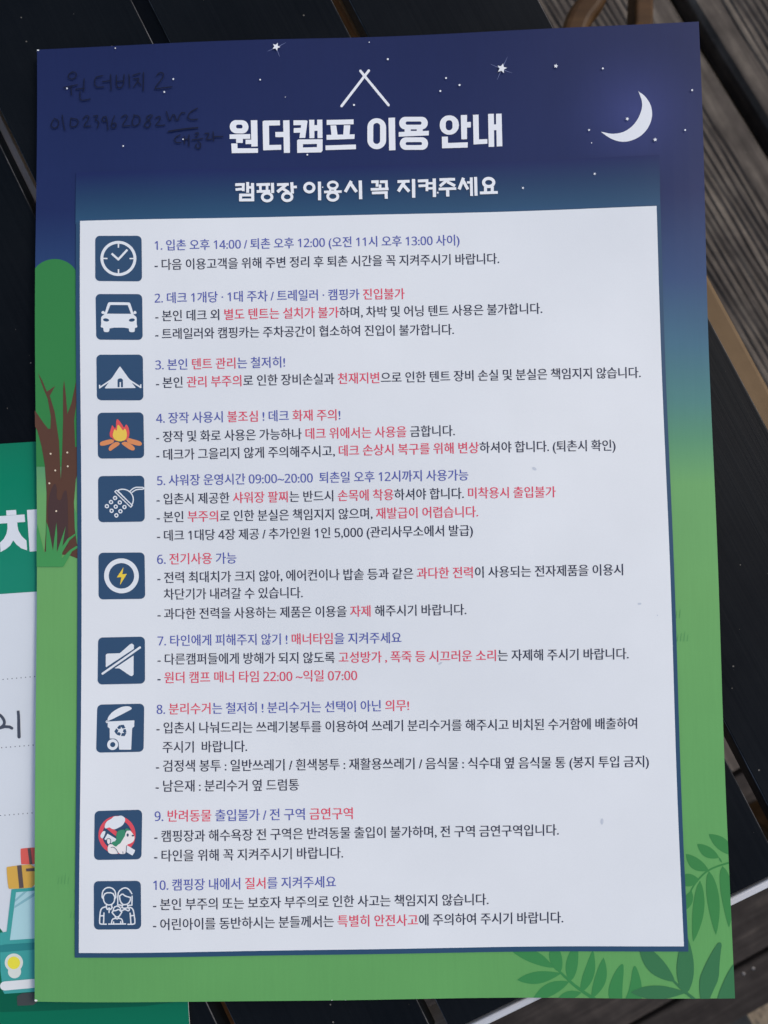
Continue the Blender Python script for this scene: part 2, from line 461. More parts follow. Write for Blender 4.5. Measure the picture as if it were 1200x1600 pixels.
bm_obj('side_rail', bm, T, M_CHAIR2, chair)
rail_end = r0 + rd * -0.075 + rn * 0.014 + Vector((0, 0, -0.011))
# straight back post, lying back from the rail end
sweep('back_post', [rail_end, at(999, 60, 0.20), at(1003, -160, 0.16)], 0.0108, 0.016, M_CHAIR, chair, 0.002)
# curved arm
crv = smooth([(955, -120), (938, -30), (925, 5), (905, 28), (894, 58), (884, 110), (900, 180)], 3, False)
pts = [at(x, y, 0.21 - 0.0 * i) for i, (x, y) in enumerate(crv)]
sweep('curved_arm', pts, 0.0142, 0.012, M_CHAIR, chair, 0.004)
sweep('arm_brace', [at(900, 180, 0.21), rail_end + Vector((0.0, 0, -0.008))], 0.012, 0.012, M_CHAIR, chair)
for s in (-0.07, 0.36):
    p = r0 + rd * s + rn * 0.015
    bm, T = box_on(Vector((p.x, p.y, 0)), rd, rn, -0.009, 0.009, -0.009, 0.009, 0.001, RZ - 0.0203, 0.002)
    bm_obj('leg', bm, T, M_CHAIR, chair)

# ------------------------------------------------------------------ papers
def warp(x, y):
    return 1.6 * (0.00045 * math.sin(x * 34 + 0.7) * math.cos(y * 21 + 0.4) + 0.00035 * math.sin(y * 38 + x * 15 + 1.0)
            + 0.00012 * math.sin(x * 71 - y * 55))
def paper(o_z, wfun):
    def put(V, layer, lift=5.5e-5):
        out = []
        for x, y in V:
            p = at(x, y, o_z); p.z += wfun(p.x, p.y) + layer * lift; out.append(p)
        return out
    return put
def sheet_solid(name, corners, nx, ny, put, thick, mats, origin):
    V, F = quadgrid(corners, nx, ny)
    top = put(V, 0); n = len(top)
    verts = top + [p - Vector((0, 0, thick)) for p in top]
    faces = [list(f) for f in F] + [[i + n for i in reversed(f)] for f in F]
    mi = [0] * len(F) + [1] * len(F)
    ring = [i for i in range(nx + 1)] + [j * (nx + 1) + nx for j in range(1, ny + 1)] + \
           [ny * (nx + 1) + i for i in range(nx - 1, -1, -1)] + [j * (nx + 1) for j in range(ny - 1, 0, -1)]
    for a, b in zip(ring, ring[1:] + ring[:1]):
        faces.append([a, b, b + n, a + n]); mi.append(1)
    return mesh_obj(name, verts, faces, mats, None, mi, origin=origin)

WHITE = (206, 209, 224)
# ---- the card lying underneath
ZC = Z0 - 0.0026
cwarp = lambda x, y: 0.00015 * math.sin(x * 40 + y * 30)
cput = paper(ZC, cwarp)
CARD = [(-501, 725.2), (238, 678.7), (304, 1727), (-435, 1773)]
card = sheet_solid('parking_card', CARD, 16, 22, cput, 0.0003, [ink((197, 202, 219)), ink((210, 212, 220))], (0, 0, ZC))
tag(card, 'white card with green header and teal car, mostly hidden under the notice', 'card')
def cprint(name, polys, rgb, layer, holes=(), clip=None, parent=None):
    V, F = cdt(polys, holes, clip or CARD)
    return mesh_obj(name, cput(V, layer), F, ink(rgb) if isinstance(rgb, tuple) else rgb, parent or card)
m = NT('card_green_print'); v = m.coord(); sx = m.node('ShaderNodeSeparateXYZ'); m.link(v, sx.inputs[0])
hn = m.noise(m.coord(), 30, 3); t = m.math('ADD', m.math('MULTIPLY', sx.outputs[1], 20), m.math('MULTIPLY', hn, 0.5))
m.base(m.ramp(m.math('ADD', t, 0.1), [(0.0, alb(26, 122, 104)), (0.5, alb(10, 115, 92)), (1.0, alb(18, 106, 84))])); m.rough(0.45); m.spec(0.16); M_CGREEN = m.m
cprint('header_band', [[(-501, 725.2), (238, 678.7), (253, 911), (-486, 961)]], M_CGREEN, 1)
z7 = Z(0, 680, 7.27)
cprint('header_letter', [z7(p) for p in (
    [(75, 855), (188, 848), (191, 905), (78, 912)], [(-60, 924), (283, 900), (290, 985), (-50, 1009)],
    [(87, 990), (200, 985), (203, 1030), (215, 1085), (250, 1145), (305, 1197), (313, 1308), (245, 1285), (190, 1240), (155, 1195), (120, 1255), (70, 1295), (10, 1328), (4, 1222), (50, 1175), (78, 1120), (90, 1060)],
    [(310, 850), (425, 841), (430, 1316), (341, 1323)])], (200, 205, 222), 2)
for (y0, y1, ph) in ((1062, 1057, 5.0), (1168.5, 1164, 2.5), (1274.5, 1270, 0.5)):
    ds = []
    for k in range(-30, 22):
        x = ph + k * 7.05; ds.append(ell(x, y0 + (y1 - y0) * (x / 54), 0.95, n=8))
    cprint('dotted_line', ds, (95, 100, 118), 1)
z8 = Z(0, 1040, 8)
cprint('handwriting', [z8(p) for p in stroke(smooth([(-75, 640), (-45, 600), (-5, 612), (35, 650), (60, 700), (50, 745), (10, 775), (-45, 790), (-70, 770)], 2, False), 36)
                       + stroke([(-10, 782), (60, 762), (120, 765), (150, 782)], 36)
                       + taper([(228, 562), (234, 620), (236, 700), (237, 790), (240, 890)], 34, 42)], (68, 74, 92), 2)
z4 = Z(0, 1240, 4)
cprint('landscape_print', [z4(p) for p in ([(-400, 900), (-200, 800), (-60, 800), (0, 842), (20, 870), (40, 900), (210, 905), (1300, 1010), (1500, 2100), (-2000, 2300)],)], (8, 100, 78), 1)
cprint('landscape_shadow', [z4([(-300, 1225), (110, 1215), (1180, 1290), (900, 1330), (215, 1360), (-300, 1370)])], (8, 84, 66), 2)
TEAL = (62, 148, 152)
cprint('luggage', [z4(smooth([(127, 348), (132, 343), (240, 335), (240, 440), (135, 444), (131, 438)], 1))], (208, 92, 88), 2)
cprint('luggage', [z4(smooth([(40, 465), (46, 456), (240, 438), (240, 585), (62, 597), (51, 590)], 1))], (200, 158, 78), 3)
cprint('luggage_strap', [z4(p) for p in ([(173, 341), (193, 340), (203, 441), (186, 442)], [(107, 449), (135, 446), (149, 588), (121, 591)], [(163, 468), (240, 463), (240, 482), (164, 486)])], (88, 76, 80), 4)
cprint('car_print', [z4([(72, 598), (240, 583), (240, 1236), (30, 1250), (20, 1235), (4, 1110), (0, 985), (-60, 985), (-60, 880), (42, 862)])], TEAL, 3)
cprint('windscreen_print', [z4([(101, 616), (240, 604), (240, 903), (63, 915)])], (160, 196, 212), 4)
cprint('windscreen_glint', [z4([(96, 660), (150, 612), (172, 610), (92, 680)]), z4([(93, 700), (205, 625), (240, 600), (240, 625), (91, 716)])], (128, 172, 190), 5)
cprint('bonnet_stripe', [z4([(-60, 962), (28, 942), (240, 928), (240, 972), (15, 990), (-60, 995)])], (44, 122, 130), 4)
cprint('headlight_print', [z4(ell(88, 1055, 57)), z4(ell(92, 1112, 41))], (200, 204, 208), 4)
cprint('headlight_print', [z4(ell(88, 1056, 39))], (216, 206, 70), 5)
cprint('bumper_print', [z4(stroke([(30, 1200), (240, 1182)], 56)[i]) for i in range(3)], (205, 208, 220), 5)
cprint('tyre_print', [z4(smooth([(107, 1247), (240, 1240), (240, 1318), (115, 1325), (109, 1318)], 1))], (62, 66, 70), 4)

# ---- the notice
put = paper(Z0, warp)
NC = [(57, 76.5), (1090, 37), (1147, 1558), (55, 1564)]
m = NT('notice_background_print'); v = m.coord(); sx = m.node('ShaderNodeSeparateXYZ'); m.link(v, sx.inputs[0])
t = m.math('DIVIDE', m.math('ADD', sx.outputs[1], 0.1485), 0.297)
c = m.ramp(t, [(0.0, alb(90, 148, 90)), (0.20, alb(93, 151, 93)), (0.40, alb(98, 152, 95)), (0.515, alb(98, 152, 99)), (0.56, alb(79, 133, 107)), (0.60, alb(68, 117, 120)),
               (0.66, alb(56, 97, 124)), (0.73, alb(43, 68, 113)), (0.82, alb(30, 42, 88)), (1.0, alb(27, 36, 80))])
gl = at(993, 176, Z0)
vd = m.node('ShaderNodeVectorMath', operation='DISTANCE'); m.link(v, vd.inputs[0]); vd.inputs[1].default_value = (gl.x, gl.y, 0)
gf = m.math('POWER', m.math('SUBTRACT', 1.0, m.math('DIVIDE', vd.outputs['Value'], 0.026), True), 1.7)
c = m.mix(m.math('MULTIPLY', gf, 0.5), c, alb(68, 76, 142))
n1 = m.noise(v, 2600, 2, 0.6); n2 = m.noise(v, 26, 3)
st = m.noise(m.coord((1100, 60, 1)), 1.0, 3)
f = m.math('ADD', m.math('MULTIPLY', m.math('SUBTRACT', n1, 0.5), 0.08), m.math('MULTIPLY', m.math('SUBTRACT', n2, 0.5), 0.16))
f = m.math('ADD', m.math('ADD', f, m.math('MULTIPLY', m.math('SUBTRACT', st, 0.5), 0.10)), 1.0)
vm = m.node('ShaderNodeVectorMath', operation='SCALE'); m.link(c, vm.inputs[0]); m.link(f, vm.inputs['Scale'])
m.base(vm.outputs[0]); m.rough(0.36); m.spec(0.22); M_NOTICE = m.m
notice = sheet_solid('notice_sheet', NC, 44, 62, put, 0.00028, [M_NOTICE, ink((214, 216, 226))], (0, 0, Z0))
tag(notice, 'large camp rules notice with night sky top, white text panel and green leafy foot', 'notice')

def printed(name, polys, rgb, layer, holes=(), clip=None, parent=None):
    V, F = cdt(polys, holes, clip)
    return mesh_obj(name, put(V, layer), F, ink(rgb) if isinstance(rgb, tuple) else rgb, parent or notice)

# background pictures (layer 1, 2)
def nleaf(base, tip, wd, bend=0.0, k=0.5):
    """leaf outline from base to tip, widest at k"""
    n = 14; L, R = [], []
    dx, dy = tip[0] - base[0], tip[1] - base[1]; l = math.hypot(dx, dy); nx, ny = -dy / l, dx / l
    for i in range(n + 1):
        u = i / n
        h = wd / 2 * (math.sin(math.pi * (u ** (math.log(0.5) / math.log(k)))) ** 0.8 if 0 < u < 1 else 0)
        b = bend * math.sin(math.pi * u)
        L.append((base[0] + dx * u + nx * (h + b), base[1] + dy * u + ny * (h + b)))
        R.append((base[0] + dx * u - nx * (h - b), base[1] + dy * u - ny * (h - b)))
    return L + R[::-1][1:-1]
zl = Z(780, 1280, 3.158)
def leaves(name, stem, w0, w1, lst, rgb, layer, extra=()):
    P = [zl(p) for p in taper(smooth(stem, 2, False), w0, w1)]
    P += [zl(nleaf(*a)) for a in lst]
    P += [zl(smooth(e, 1)) for e in extra]
    return printed(name, P, rgb, layer, clip=NC)
leaves('leaf_branch', [(255, 712), (300, 755), (380, 830), (500, 905)], 5, 20, [
    ((268, 735), (62, 652), 60, 12), ((300, 758), (272, 600), 62, -8, .45), ((308, 762), (90, 796), 60, -4, .55), ((350, 800), (385, 610), 58, -6, .42),
    ((345, 803), (165, 895), 62, 8), ((405, 852), (464, 648), 52, 12, .42), ((455, 885), (516, 684), 56, 14, .5), ((405, 855), (280, 900), 44, 6)], (56, 124, 74), 1, [[(545, 900), (536, 850), (548, 800), (572, 750), (598, 716), (613, 712), (614, 750), (606, 830), (606, 900)], [(612, 900), (635, 850), (648, 800), (656, 740), (668, 716), (684, 745), (703, 815), (700, 900)]])
leaves('leaf_branch', [(930, 395), (950, 345), (985, 295), (1040, 245), (1160, 208)], 6, 9, [
    ((988, 300), (880, 304), 62, 0), ((1034, 255), (924, 175), 56, -10), ((1100, 215), (1086, 190), 8, 0), ((1086, 192), (980, 125), 52, -6), ((1160, 180), (1038, 76), 60, 4),
    ((1036, 258), (1068, 568), 60, -6, .42), ((992, 305), (956, 602), 56, -8, .45), ((1103, 232), (1133, 532), 60, -8, .4), ((950, 355), (915, 450), 44, 0)], (57, 122, 70), 1)
leaves('leaf_branch', [(858, 793), (905, 838), (975, 895)], 9, 16, [
    ((864, 797), (690, 610), 84, -14, .5), ((914, 858), (918, 560), 84, 0, .42), ((922, 848), (648, 850), 68, 0, .55), ], (54, 108, 74), 2,
    [[(992, 905), (984, 840), (985, 780), (1010, 720), (1040, 665), (1070, 615), (1085, 602), (1097, 612), (1090, 650), (1083, 720), (1080, 780), (1052, 840), (1022, 905)],
     [(1064, 910), (1080, 850), (1105, 790), (1140, 725), (1200, 655), (1260, 700), (1260, 900)]])

# tree picture in the left margin
printed('tree_crown_print', [[(30, 729)] + [(30, 434)] + arc(87, 437, 36, 31, 205, 335, 16) + [(121, 437), (121, 698), (121, 729)]], (50, 118, 68), 1, clip=NC)
za = Z(0, 380, 3.08)
trunk = [(140, 770), (175, 812), (210, 865), (232, 893), (243, 893), (246, 835), (232, 750), (212, 700), (187, 627), (207, 662), (228, 716), (268, 689), (242, 735), (252, 770), (264, 812), (272, 870), (283, 950), (290, 1142),
         (298, 1000), (304, 850), (306, 700), (311, 660), (317, 710), (325, 822), (345, 770), (372, 650), (400, 560), (400, 640), (372, 740), (357, 850), (360, 980), (400, 980), (400, 1060), (376, 1092), (362, 1135), (352, 1250), (357, 1350),
         (370, 1440), (400, 1530), (330, 1502), (210, 1490), (217, 1380), (221, 1200), (214, 1070), (200, 980), (180, 900), (150, 850)]
TREECLIP = [(40, 380), (121.5, 380), (123, 900), (40, 900)]
printed('tree_trunk_print', [za(trunk)], (84, 58, 50), 2, clip=[(54.6, 400), (121.5, 400), (123, 900), (55.5, 900)])
printed('bark_shading_print', [za(smooth([(235, 1470), (228, 1330), (225, 1270), (240, 1190), (262, 1150), (272, 1180), (268, 1230), (290, 1240), (304, 1190), (322, 1190), (325, 1390), (320, 1480)], 1))], (70, 52, 54), 3)
printed('grass_print', [z7(p) for p in ([(395, 1495), (395, 1180), (415, 1010), (492, 1330), (512, 1320), (520, 985), (545, 1060), (592, 1310), (632, 990), (640, 1120), (636, 1330), (738, 1035), (700, 1260), (760, 1175), (845, 1118), (850, 1135), (780, 1195), (700, 1330), (690, 1400),
        (790, 1300), (860, 1258), (880, 1262), (880, 1275), (810, 1320), (770, 1390), (720, 1480), (705, 1496)],)], (64, 136, 82), 4, clip=NC)
printed('grass_print', [z7(p) for p in ([(835, 830), (880, 920), (890, 1330), (862, 1220), (840, 1060)], [(520, 1080), (700, 1420), (690, 1400)])], (74, 140, 92), 3)
for x, y, n, h in ((1058, 1002, 4, 13), (1056, 966, 2, 14), (92, 1380, 4, 14), (112, 1432, 2, 12)):
    tufts = []
    for k in range(n): tufts += taper([(x + k * 5.2, y), (x + k * 5.2 + 1.5, y - h * (0.8 + 0.4 * ((k * 7) % 3) / 2))], 1.5, 0.6)
    printed('tuft_print', tufts, (84, 142, 90), 1)

# subtitle band and white text panel with its dark rim
m = NT('subtitle_band_print'); v = m.coord(); sx = m.node('ShaderNodeSeparateXYZ'); m.link(v, sx.inputs[0])
y_hi = at(600, 258, Z0).y; y_lo = at(600, 345, Z0).y
t = m.math('DIVIDE', m.math('SUBTRACT', sx.outputs[1], y_lo), y_hi - y_lo)
c = m.ramp(t, [(0.0, alb(47, 80, 118)), (0.25, alb(41, 72, 106)), (0.6, alb(34, 58, 95)), (1.0, alb(29, 39, 87))])
n2 = m.noise(v, 26, 3); f = m.math('ADD', m.math('MULTIPLY', m.math('SUBTRACT', n2, 0.5), 0.16), 1.0)
vm = m.node('ShaderNodeVectorMath', operation='SCALE'); m.link(c, vm.inputs[0]); m.link(f, vm.inputs['Scale'])
m.base(vm.outputs[0]); m.rough(0.36); m.spec(0.22)
V, F = quadgrid([(119.5, 270), (1029, 244), (1031, 326), (119.5, 352)], 40, 6)
mesh_obj('subtitle_band', put(V, 5), F, m.m, notice)
V, F = quadgrid([(120.5, 349), (1031, 321), (1074.5, 1485), (119.5, 1493)], 40, 56)
mesh_obj('panel_rim', put(V, 6), F, ink((43, 71, 104)), notice)
V, F = quadgrid([(127, 347), (1025, 323), (1067.5, 1477), (126, 1485.5)], 40, 56)
mesh_obj('text_panel', put(V, 7), F, ink(WHITE), notice)
for sc in (ell(941, 1284, 2.2, 5), ell(834, 733, 3.5, 2.2, rot=.6), ell(998, 943, 3, 1.6), ell(688, 1036, 3.5, 1.4, rot=-.6), ell(1026, 961, 1, 1)):
    printed('panel_scuff', [sc], (180, 186, 206), 8)

for x, y, a, b in ((58.5, 77.5, 2.2, 1.0), (57, 1562, 2.6, 1.6), (1146, 1556.5, 1.8, 1.2), (519, 1562.5, 0.8, 2.2), (533, 1563, 0.7, 1.8), (540, 1562.5, 0.9, 1.9), (53.7, 494, 0.7, 1.1), (54, 441, 0.6, 1.2)):
    printed('edge_chip', [ell(x, y, a, b, 10)], (214, 216, 224), 1, clip=NC)
# sky: moon, stars, crossed sticks
PW = (214, 216, 232)
zm = Z(840, 0, 3.333)
outer = [zm(p) for p in smooth([(521, 480), (560, 510), (590, 560), (594, 620), (570, 680), (520, 725), (450, 745), (385, 728), (331, 688), (331, 686), (390, 701), (455, 690), (510, 645), (542, 575), (540, 525)], 2)]
printed('moon_print', [outer, zm([(521, 479), (548, 510), (540, 530)]), zm([(329, 686), (385, 700), (380, 722)])], PW, 1)
def star(x, y, r, rot=0.2, n=5):
    return [(x + (r if i % 2 == 0 else r * 0.45) * math.sin(rot + math.pi * i / n), y - (r if i % 2 == 0 else r * 0.45) * math.cos(rot + math.pi * i / n)) for i in range(2 * n)]
for x, y, r in ((432, 75, 6.5), (784, 108, 8), (868, 105, 3.6), (979, 188, 3.2), (1022, 221, 3.4), (920, 204, 2.2), (1078.5, 145.5, 2.2), (929, 272, 2.4), (817.5, 292.5, 2.3), (941, 109.5, 1.6),
                (1068, 207, 1.6), (697, 122, 1.7), (718, 133, 1.8), (688, 142, 1.7), (606, 92, 1.7), (407, 126, 1.4), (272, 126, 2.0), (258, 146, 2.0), (105, 138.5, 2.0), (194, 230, 1.4), (480, 241, 1.5), (553, 163, 1.7),
                (924, 224, 1.0), (287, 219.5, 1.2), (504, 292, 1.2), (684, 300, 2.2), (577, 66, 1.0), (181, 76.8, 1.0), (446, 152, .7)):
    printed('star_print', [star(x, y, r, random.uniform(-.3, .5)) if r > 1.9 else ell(x, y, r * 0.9, n=9)], PW, 9)
rays = []
for x, y, ls in ((784, 108, ((9, -19), (-7, 16), (-17, -8), (16, 6))), (432, 75, ((15, -8), (-14, 6), (5, 14)))):
    rays = []
    for dx, dy in ls: rays += taper([(x, y), (x + dx, y + dy)], 0.9, 0.2)
    printed('star_glint', rays, (120, 130, 180), 1)
for x, y in ((79, 709), (105, 707), (86, 735), (105.5, 728.5), (76.5, 755), (87, 798.5)):
    printed('firefly_print', [ell(x, y, 1.5, n=9)], (206, 190, 176), 5)
z2 = Z(0, 0, 2)
printed('crossed_sticks', stroke([(533.5, 163.5), (576, 108.5)], 4) + stroke([(563, 109), (607, 162)], 4), PW, 1)

# title strokes
T_ = []; H_ = []
zt = Z(350, 175, 5.4545)
def rr(x0, y0, x1, y1, r, hole=False): (H_ if hole else T_).append(zt(rrect(x0, y0, x1, y1, r, 8)))
rr(50, 70, 208, 182, 54); rr(103, 108, 158, 140, 15, True)
T_ += [zt(p) for p in (
    [(48, 192), (223, 186), (223, 226), (48, 230)], [(103, 222), (160, 220), (160, 262), (103, 262)], [(228, 70), (283, 68), (286, 290), (232, 292)], [(183, 234), (240, 232), (240, 270), (183, 272)],
    [(62, 268), (114, 267), (115, 308), (288, 305), (288, 344), (66, 350)],
    [(328, 80), (340, 70), (475, 66), (475, 108), (382, 112), (384, 276), (486, 273), (486, 315), (332, 322)], [(436, 165), (510, 163), (510, 207), (436, 208)], [(502, 66), (556, 63), (560, 340), (508, 342)],
    [(590, 64), (700, 62), (710, 70), (690, 212), (640, 213), (647, 168), (592, 170), (592, 130), (652, 127), (655, 103), (590, 106)],
    [(724, 58), (768, 57), (768, 103), (792, 102), (792, 56), (836, 55), (838, 212), (795, 213), (795, 150), (768, 151), (768, 213), (726, 214)],
    [(620, 235), (630, 226), (838, 222), (838, 320), (825, 334), (622, 340)],
    [(873, 58), (1103, 52), (1103, 93), (874, 100)], [(905, 104), (955, 103), (966, 188), (914, 189)], [(1020, 102), (1075, 101), (1068, 185), (1014, 187)], [(872, 185), (1112, 179), (1110, 218), (873, 227)], [(863, 275), (1123, 266), (1123, 306), (864, 315)])]
H_.append(zt([(670, 266), (790, 262), (790, 290), (670, 294)]))
zt = Z(565, 170, 5.106)
rr(45, 65, 195, 312, 73); rr(92, 103, 147, 270, 26, True)
rr(300, 55, 528, 155, 48); rr(352, 92, 478, 118, 12, True); rr(305, 218, 530, 318, 48); rr(352, 256, 482, 280, 11, True)
rr(624, 45, 777, 198, 73); rr(672, 83, 726, 163, 26, True); rr(392, 155, 440, 167, 2, True)
T_ += [zt(p) for p in (
    [(214, 62), (266, 60), (270, 320), (219, 322)], [(343, 140), (488, 136), (488, 180), (343, 182)], [(296, 176), (537, 166), (537, 203), (296, 213)],
    [(792, 43), (842, 42), (842, 98), (873, 97), (873, 140), (842, 142), (842, 233), (797, 235)], [(641, 214), (689, 213), (690, 264), (848, 258), (848, 300), (643, 306)],
    [(889, 42), (934, 40), (938, 236), (1005, 233), (1005, 270), (895, 276)],
    [(1010, 35), (1056, 34), (1058, 118), (1074, 117), (1074, 34), (1118, 33), (1125, 290), (1080, 292), (1077, 163), (1058, 164), (1060, 294), (1016, 295)])]
printed('title_text', T_, PW, 2, H_)
T_ = []; H_ = []
zs = Z(360, 270, 5.4545)
def L(*a):
    for x0, y0, x1, y1, wd in a: T_.append(zs(seg((x0, y0), (x1, y1), wd)))
def R(cx, cy, rx, ry, wd):
    T_.append(zs(ell(cx, cy, rx, ry))); H_.append(zs(ell(cx, cy, rx - wd, ry - wd)))
L((42, 104, 122, 101, 24), (111, 90, 110, 158, 24), (45, 146, 118, 138, 22), (148, 80, 148, 172, 25), (189, 88, 191, 243, 26), (148, 126, 188, 125, 22), (78, 192, 200, 190, 24), (88, 182, 88, 244, 25), (78, 234, 200, 232, 24))
L((222, 102, 338, 98, 24), (255, 102, 257, 155, 22), (312, 100, 312, 155, 22), (224, 160, 340, 156, 23), (358, 85, 360, 172, 26)); R(313, 207, 53, 45, 24)
L((396, 100, 497, 96, 24), (472, 102, 400, 163, 26), (440, 130, 498, 166, 24), (522, 78, 528, 175, 26), (525, 120, 566, 118, 22)); R(484, 204, 52, 45, 24)
R(672, 124, 52, 50, 25); L((758, 72, 760, 232, 27))
R(872, 103, 50, 40, 22); L((797, 161, 948, 157, 22), (850, 136, 850, 158, 20), (892, 134, 892, 156, 20)); R(872, 198, 55, 46, 24)
L((1030, 66, 978, 160, 27), (1022, 85, 1075, 160, 27), (1106, 62, 1110, 222, 28))
zs = Z(570, 265, 5.4545)
L((55, 100, 118, 98, 24), (106, 98, 104, 142, 24), (128, 100, 195, 98, 24), (183, 98, 185, 152, 24), (130, 122, 130, 160, 22), (50, 165, 202, 160, 23), (60, 196, 195, 191, 23), (181, 190, 183, 245, 26))
L((278, 98, 382, 94, 24), (338, 98, 285, 182, 28), (322, 120, 378, 182, 27), (415, 75, 417, 235, 28))
L((452, 92, 542, 88, 24), (530, 85, 530, 178, 23), (458, 134, 540, 130, 22), (530, 112, 592, 110, 20), (530, 155, 592, 153, 20), (592, 70, 594, 228, 28))
L((637, 80, 770, 76, 24), (703, 82, 640, 136, 25), (704, 98, 770, 133, 25), (630, 160, 780, 155, 23), (706, 158, 708, 223, 28))
L((842, 64, 805, 162, 27), (840, 90, 880, 162, 26), (872, 103, 905, 102, 20), (908, 60, 912, 218, 25), (945, 56, 950, 216, 26))
R(1057, 103, 57, 48, 27); L((1030, 140, 1030, 190, 26), (1088, 138, 1088, 186, 26), (982, 192, 1135, 187, 24))
printed('subtitle_text', T_, PW, 9, H_)

# handwriting in dark marker
zh = Z(60, 90, 4); hw = []
def h(*pts, wd=6.6, sm=1): 
    global hw
    hw += [zh(p) for p in stroke(smooth(list(pts), sm, False), wd)]
h((215, 92), (190, 105), (188, 130), (215, 138), (240, 120), (238, 98), (212, 90)); h((160, 188), (245, 172)); h((205, 182), (208, 235)); h((288, 135), (285, 212)); h((235, 200), (290, 195)); h((262, 215), (262, 268), (290, 270), (325, 262))
h((405, 118), (355, 125), (355, 190), (412, 188)); h((405, 155), (450, 150)); h((455, 112), (458, 210))
h((492, 115), (490, 195), (535, 192), (540, 112)); h((492, 155), (538, 152)); h((570, 112), (575, 192)); h((595, 118), (640, 105)); h((598, 140), (642, 135), (600, 190)); h((620, 150), (645, 180)); h((662, 100), (660, 215))
h((745, 120), (765, 100), (790, 110), (780, 140), (725, 205), (770, 200), (840, 192))
h((95, 390), (78, 420), (92, 445), (125, 435), (130, 395), (100, 382)); h((150, 362), (158, 420), (168, 455)); h((205, 385), (200, 440), (245, 430), (255, 392), (205, 380))
h((282, 385), (305, 362), (325, 380), (280, 435), (330, 432)); h((348, 370), (380, 365), (355, 395), (385, 405), (372, 445)); h((425, 372), (402, 380), (405, 408), (430, 400), (428, 370), (440, 455)); h((480, 370), (460, 420), (465, 450), (492, 440), (488, 412), (462, 420))
h((525, 378), (550, 362), (565, 378), (522, 438), (578, 432)); h((605, 372), (588, 410), (600, 440), (640, 420), (640, 375), (600, 366)); h((708, 365), (675, 380), (712, 420), (690, 450), (660, 430), (705, 390), (718, 368)); h((738, 385), (765, 372), (768, 395), (732, 435), (795, 430))
h((805, 345), (825, 415), (850, 350), (872, 415), (895, 350), (920, 355)); h((998, 325), (950, 350), (935, 385), (960, 398), (1000, 392)); h((818, 470), (900, 455), (1000, 445), wd=9)
h((890, 490), (855, 510), (860, 540), (895, 538)); h((915, 500), (918, 545)); h((918, 520), (940, 515)); h((945, 490), (945, 560)); h((985, 480), (1005, 475), (1000, 495), (985, 500)); h((965, 522), (1030, 512)); h((1000, 530), (1020, 545), (1015, 575), (985, 570), (990, 548)); h((1045, 480), (1075, 478), (1048, 520), (1085, 515)); h((1095, 470), (1098, 525)); h((1098, 500), (1155, 498))
printed('marker_handwriting', hw, ink((17, 19, 42), 0.3, 0.35), 9)

# ---- rule lines: the built-in font as outlines, fitted between measured ends
BLUE, RED, INK = ink((84, 92, 168)), ink((206, 76, 104)), ink((54, 57, 78))
RULES = []
def rule(lines): RULES.append(lines)
def build_rules():
    """all lines are set once as one text, then taken apart line by line and fitted"""
    lines = [ln for r in RULES for ln in r]
    cu = bpy.data.curves.new('lines', 'FONT'); cu.resolution_u = 3; cu.size = 1.0; cu.space_word = 0.86; cu.space_line = 6.0
    body = '\n'.join(''.join(p[1] for p in ln[0]) for ln in lines)
    cu.body = ''.join(chr(0x1D7E2 + int(ch)) if ch in '0123456789' else ch for ch in body)
    for mt in (BLUE, RED, INK): cu.materials.append(mt)
    i = 0
    for ln in lines:
        for k, t in ln[0]:
            for ch in t: cu.body_format[i].material_index = 'BRK'.index(k); i += 1
        i += 1
    o = bpy.data.objects.new('lines', cu); COL.objects.link(o)
    me = o.to_mesh()
    co_ = [v.co.copy() for v in me.vertices]
    LH = 6.0
    byl = {}
    for p in me.polygons:
        yc = sum(co_[v].y for v in p.vertices) / len(p.vertices)
        byl.setdefault(int(round((0.36 - yc) / LH)), []).append((list(p.vertices), p.material_index))
    o.to_mesh_clear(); bpy.data.objects.remove(o); bpy.data.curves.remove(cu)
    n = 0
    for r in RULES:
        VV, FF, MM, LV = [], [], [], []
        for parts, x0, y0, x1, y1 in r:
            fs = byl[n]; yb = -n * LH; n += 1
            used = sorted({v for f, _ in fs for v in f}); idx = {v: k for k, v in enumerate(used)}
            xs = [co_[v].x for v in used]; a, b = min(xs), max(xs)
            L = math.hypot(x1 - x0, y1 - y0); k = L / (b - a); ux, uy = (x1 - x0) / L, (y1 - y0) / L
            for sx_, lay in ((-0.26, 8.0), (0.26, 8.5)):          # printed slightly bold
                n0 = len(VV)
                for v in used:
                    q = (co_[v].x - a) * k + sx_; t = (co_[v].y - yb - 0.36) * k * 1.06
                    VV.append((x0 + ux * q + uy * t, y0 + uy * q - ux * t)); LV.append(lay)
                FF += [[idx[v] + n0 for v in f] for f, _ in fs]; MM += [m_ for _, m_ in fs]
        P3 = put(VV, 0)
        for p, lay in zip(P3, LV): p.z += lay * 5.5e-5
        mesh_obj('rule_text', P3, FF, [BLUE, RED, INK], notice, MM)
rule([([('B', '1. 입촌 오후 14:00 / 퇴촌 오후 12:00 (오전 11시 오후 13:00 사이)')], 243, 385, 718, 374),
      ([('K', '- 다음 이용고객을 위해 주변 정리 후 퇴촌 시간을 꼭 지켜주시기 바랍니다.')], 243, 415, 780, 403)])
rule([([('B', '2. 데크 1개당 · 1대 주차 / 트레일러 · 캠핑카 '), ('R', '진입불가')], 243, 467, 632, 459),
      ([('K', '- 본인 데크 외 '), ('R', '별도 텐트는 설치가 불가'), ('K', '하며, 차박 및 어닝 텐트 사용은 불가합니다.')], 244, 495, 847, 482),
      ([('K', '- 트레일러와 캠핑카는 주차공간이 협소하여 진입이 불가합니다.')], 244, 523, 709, 515)])
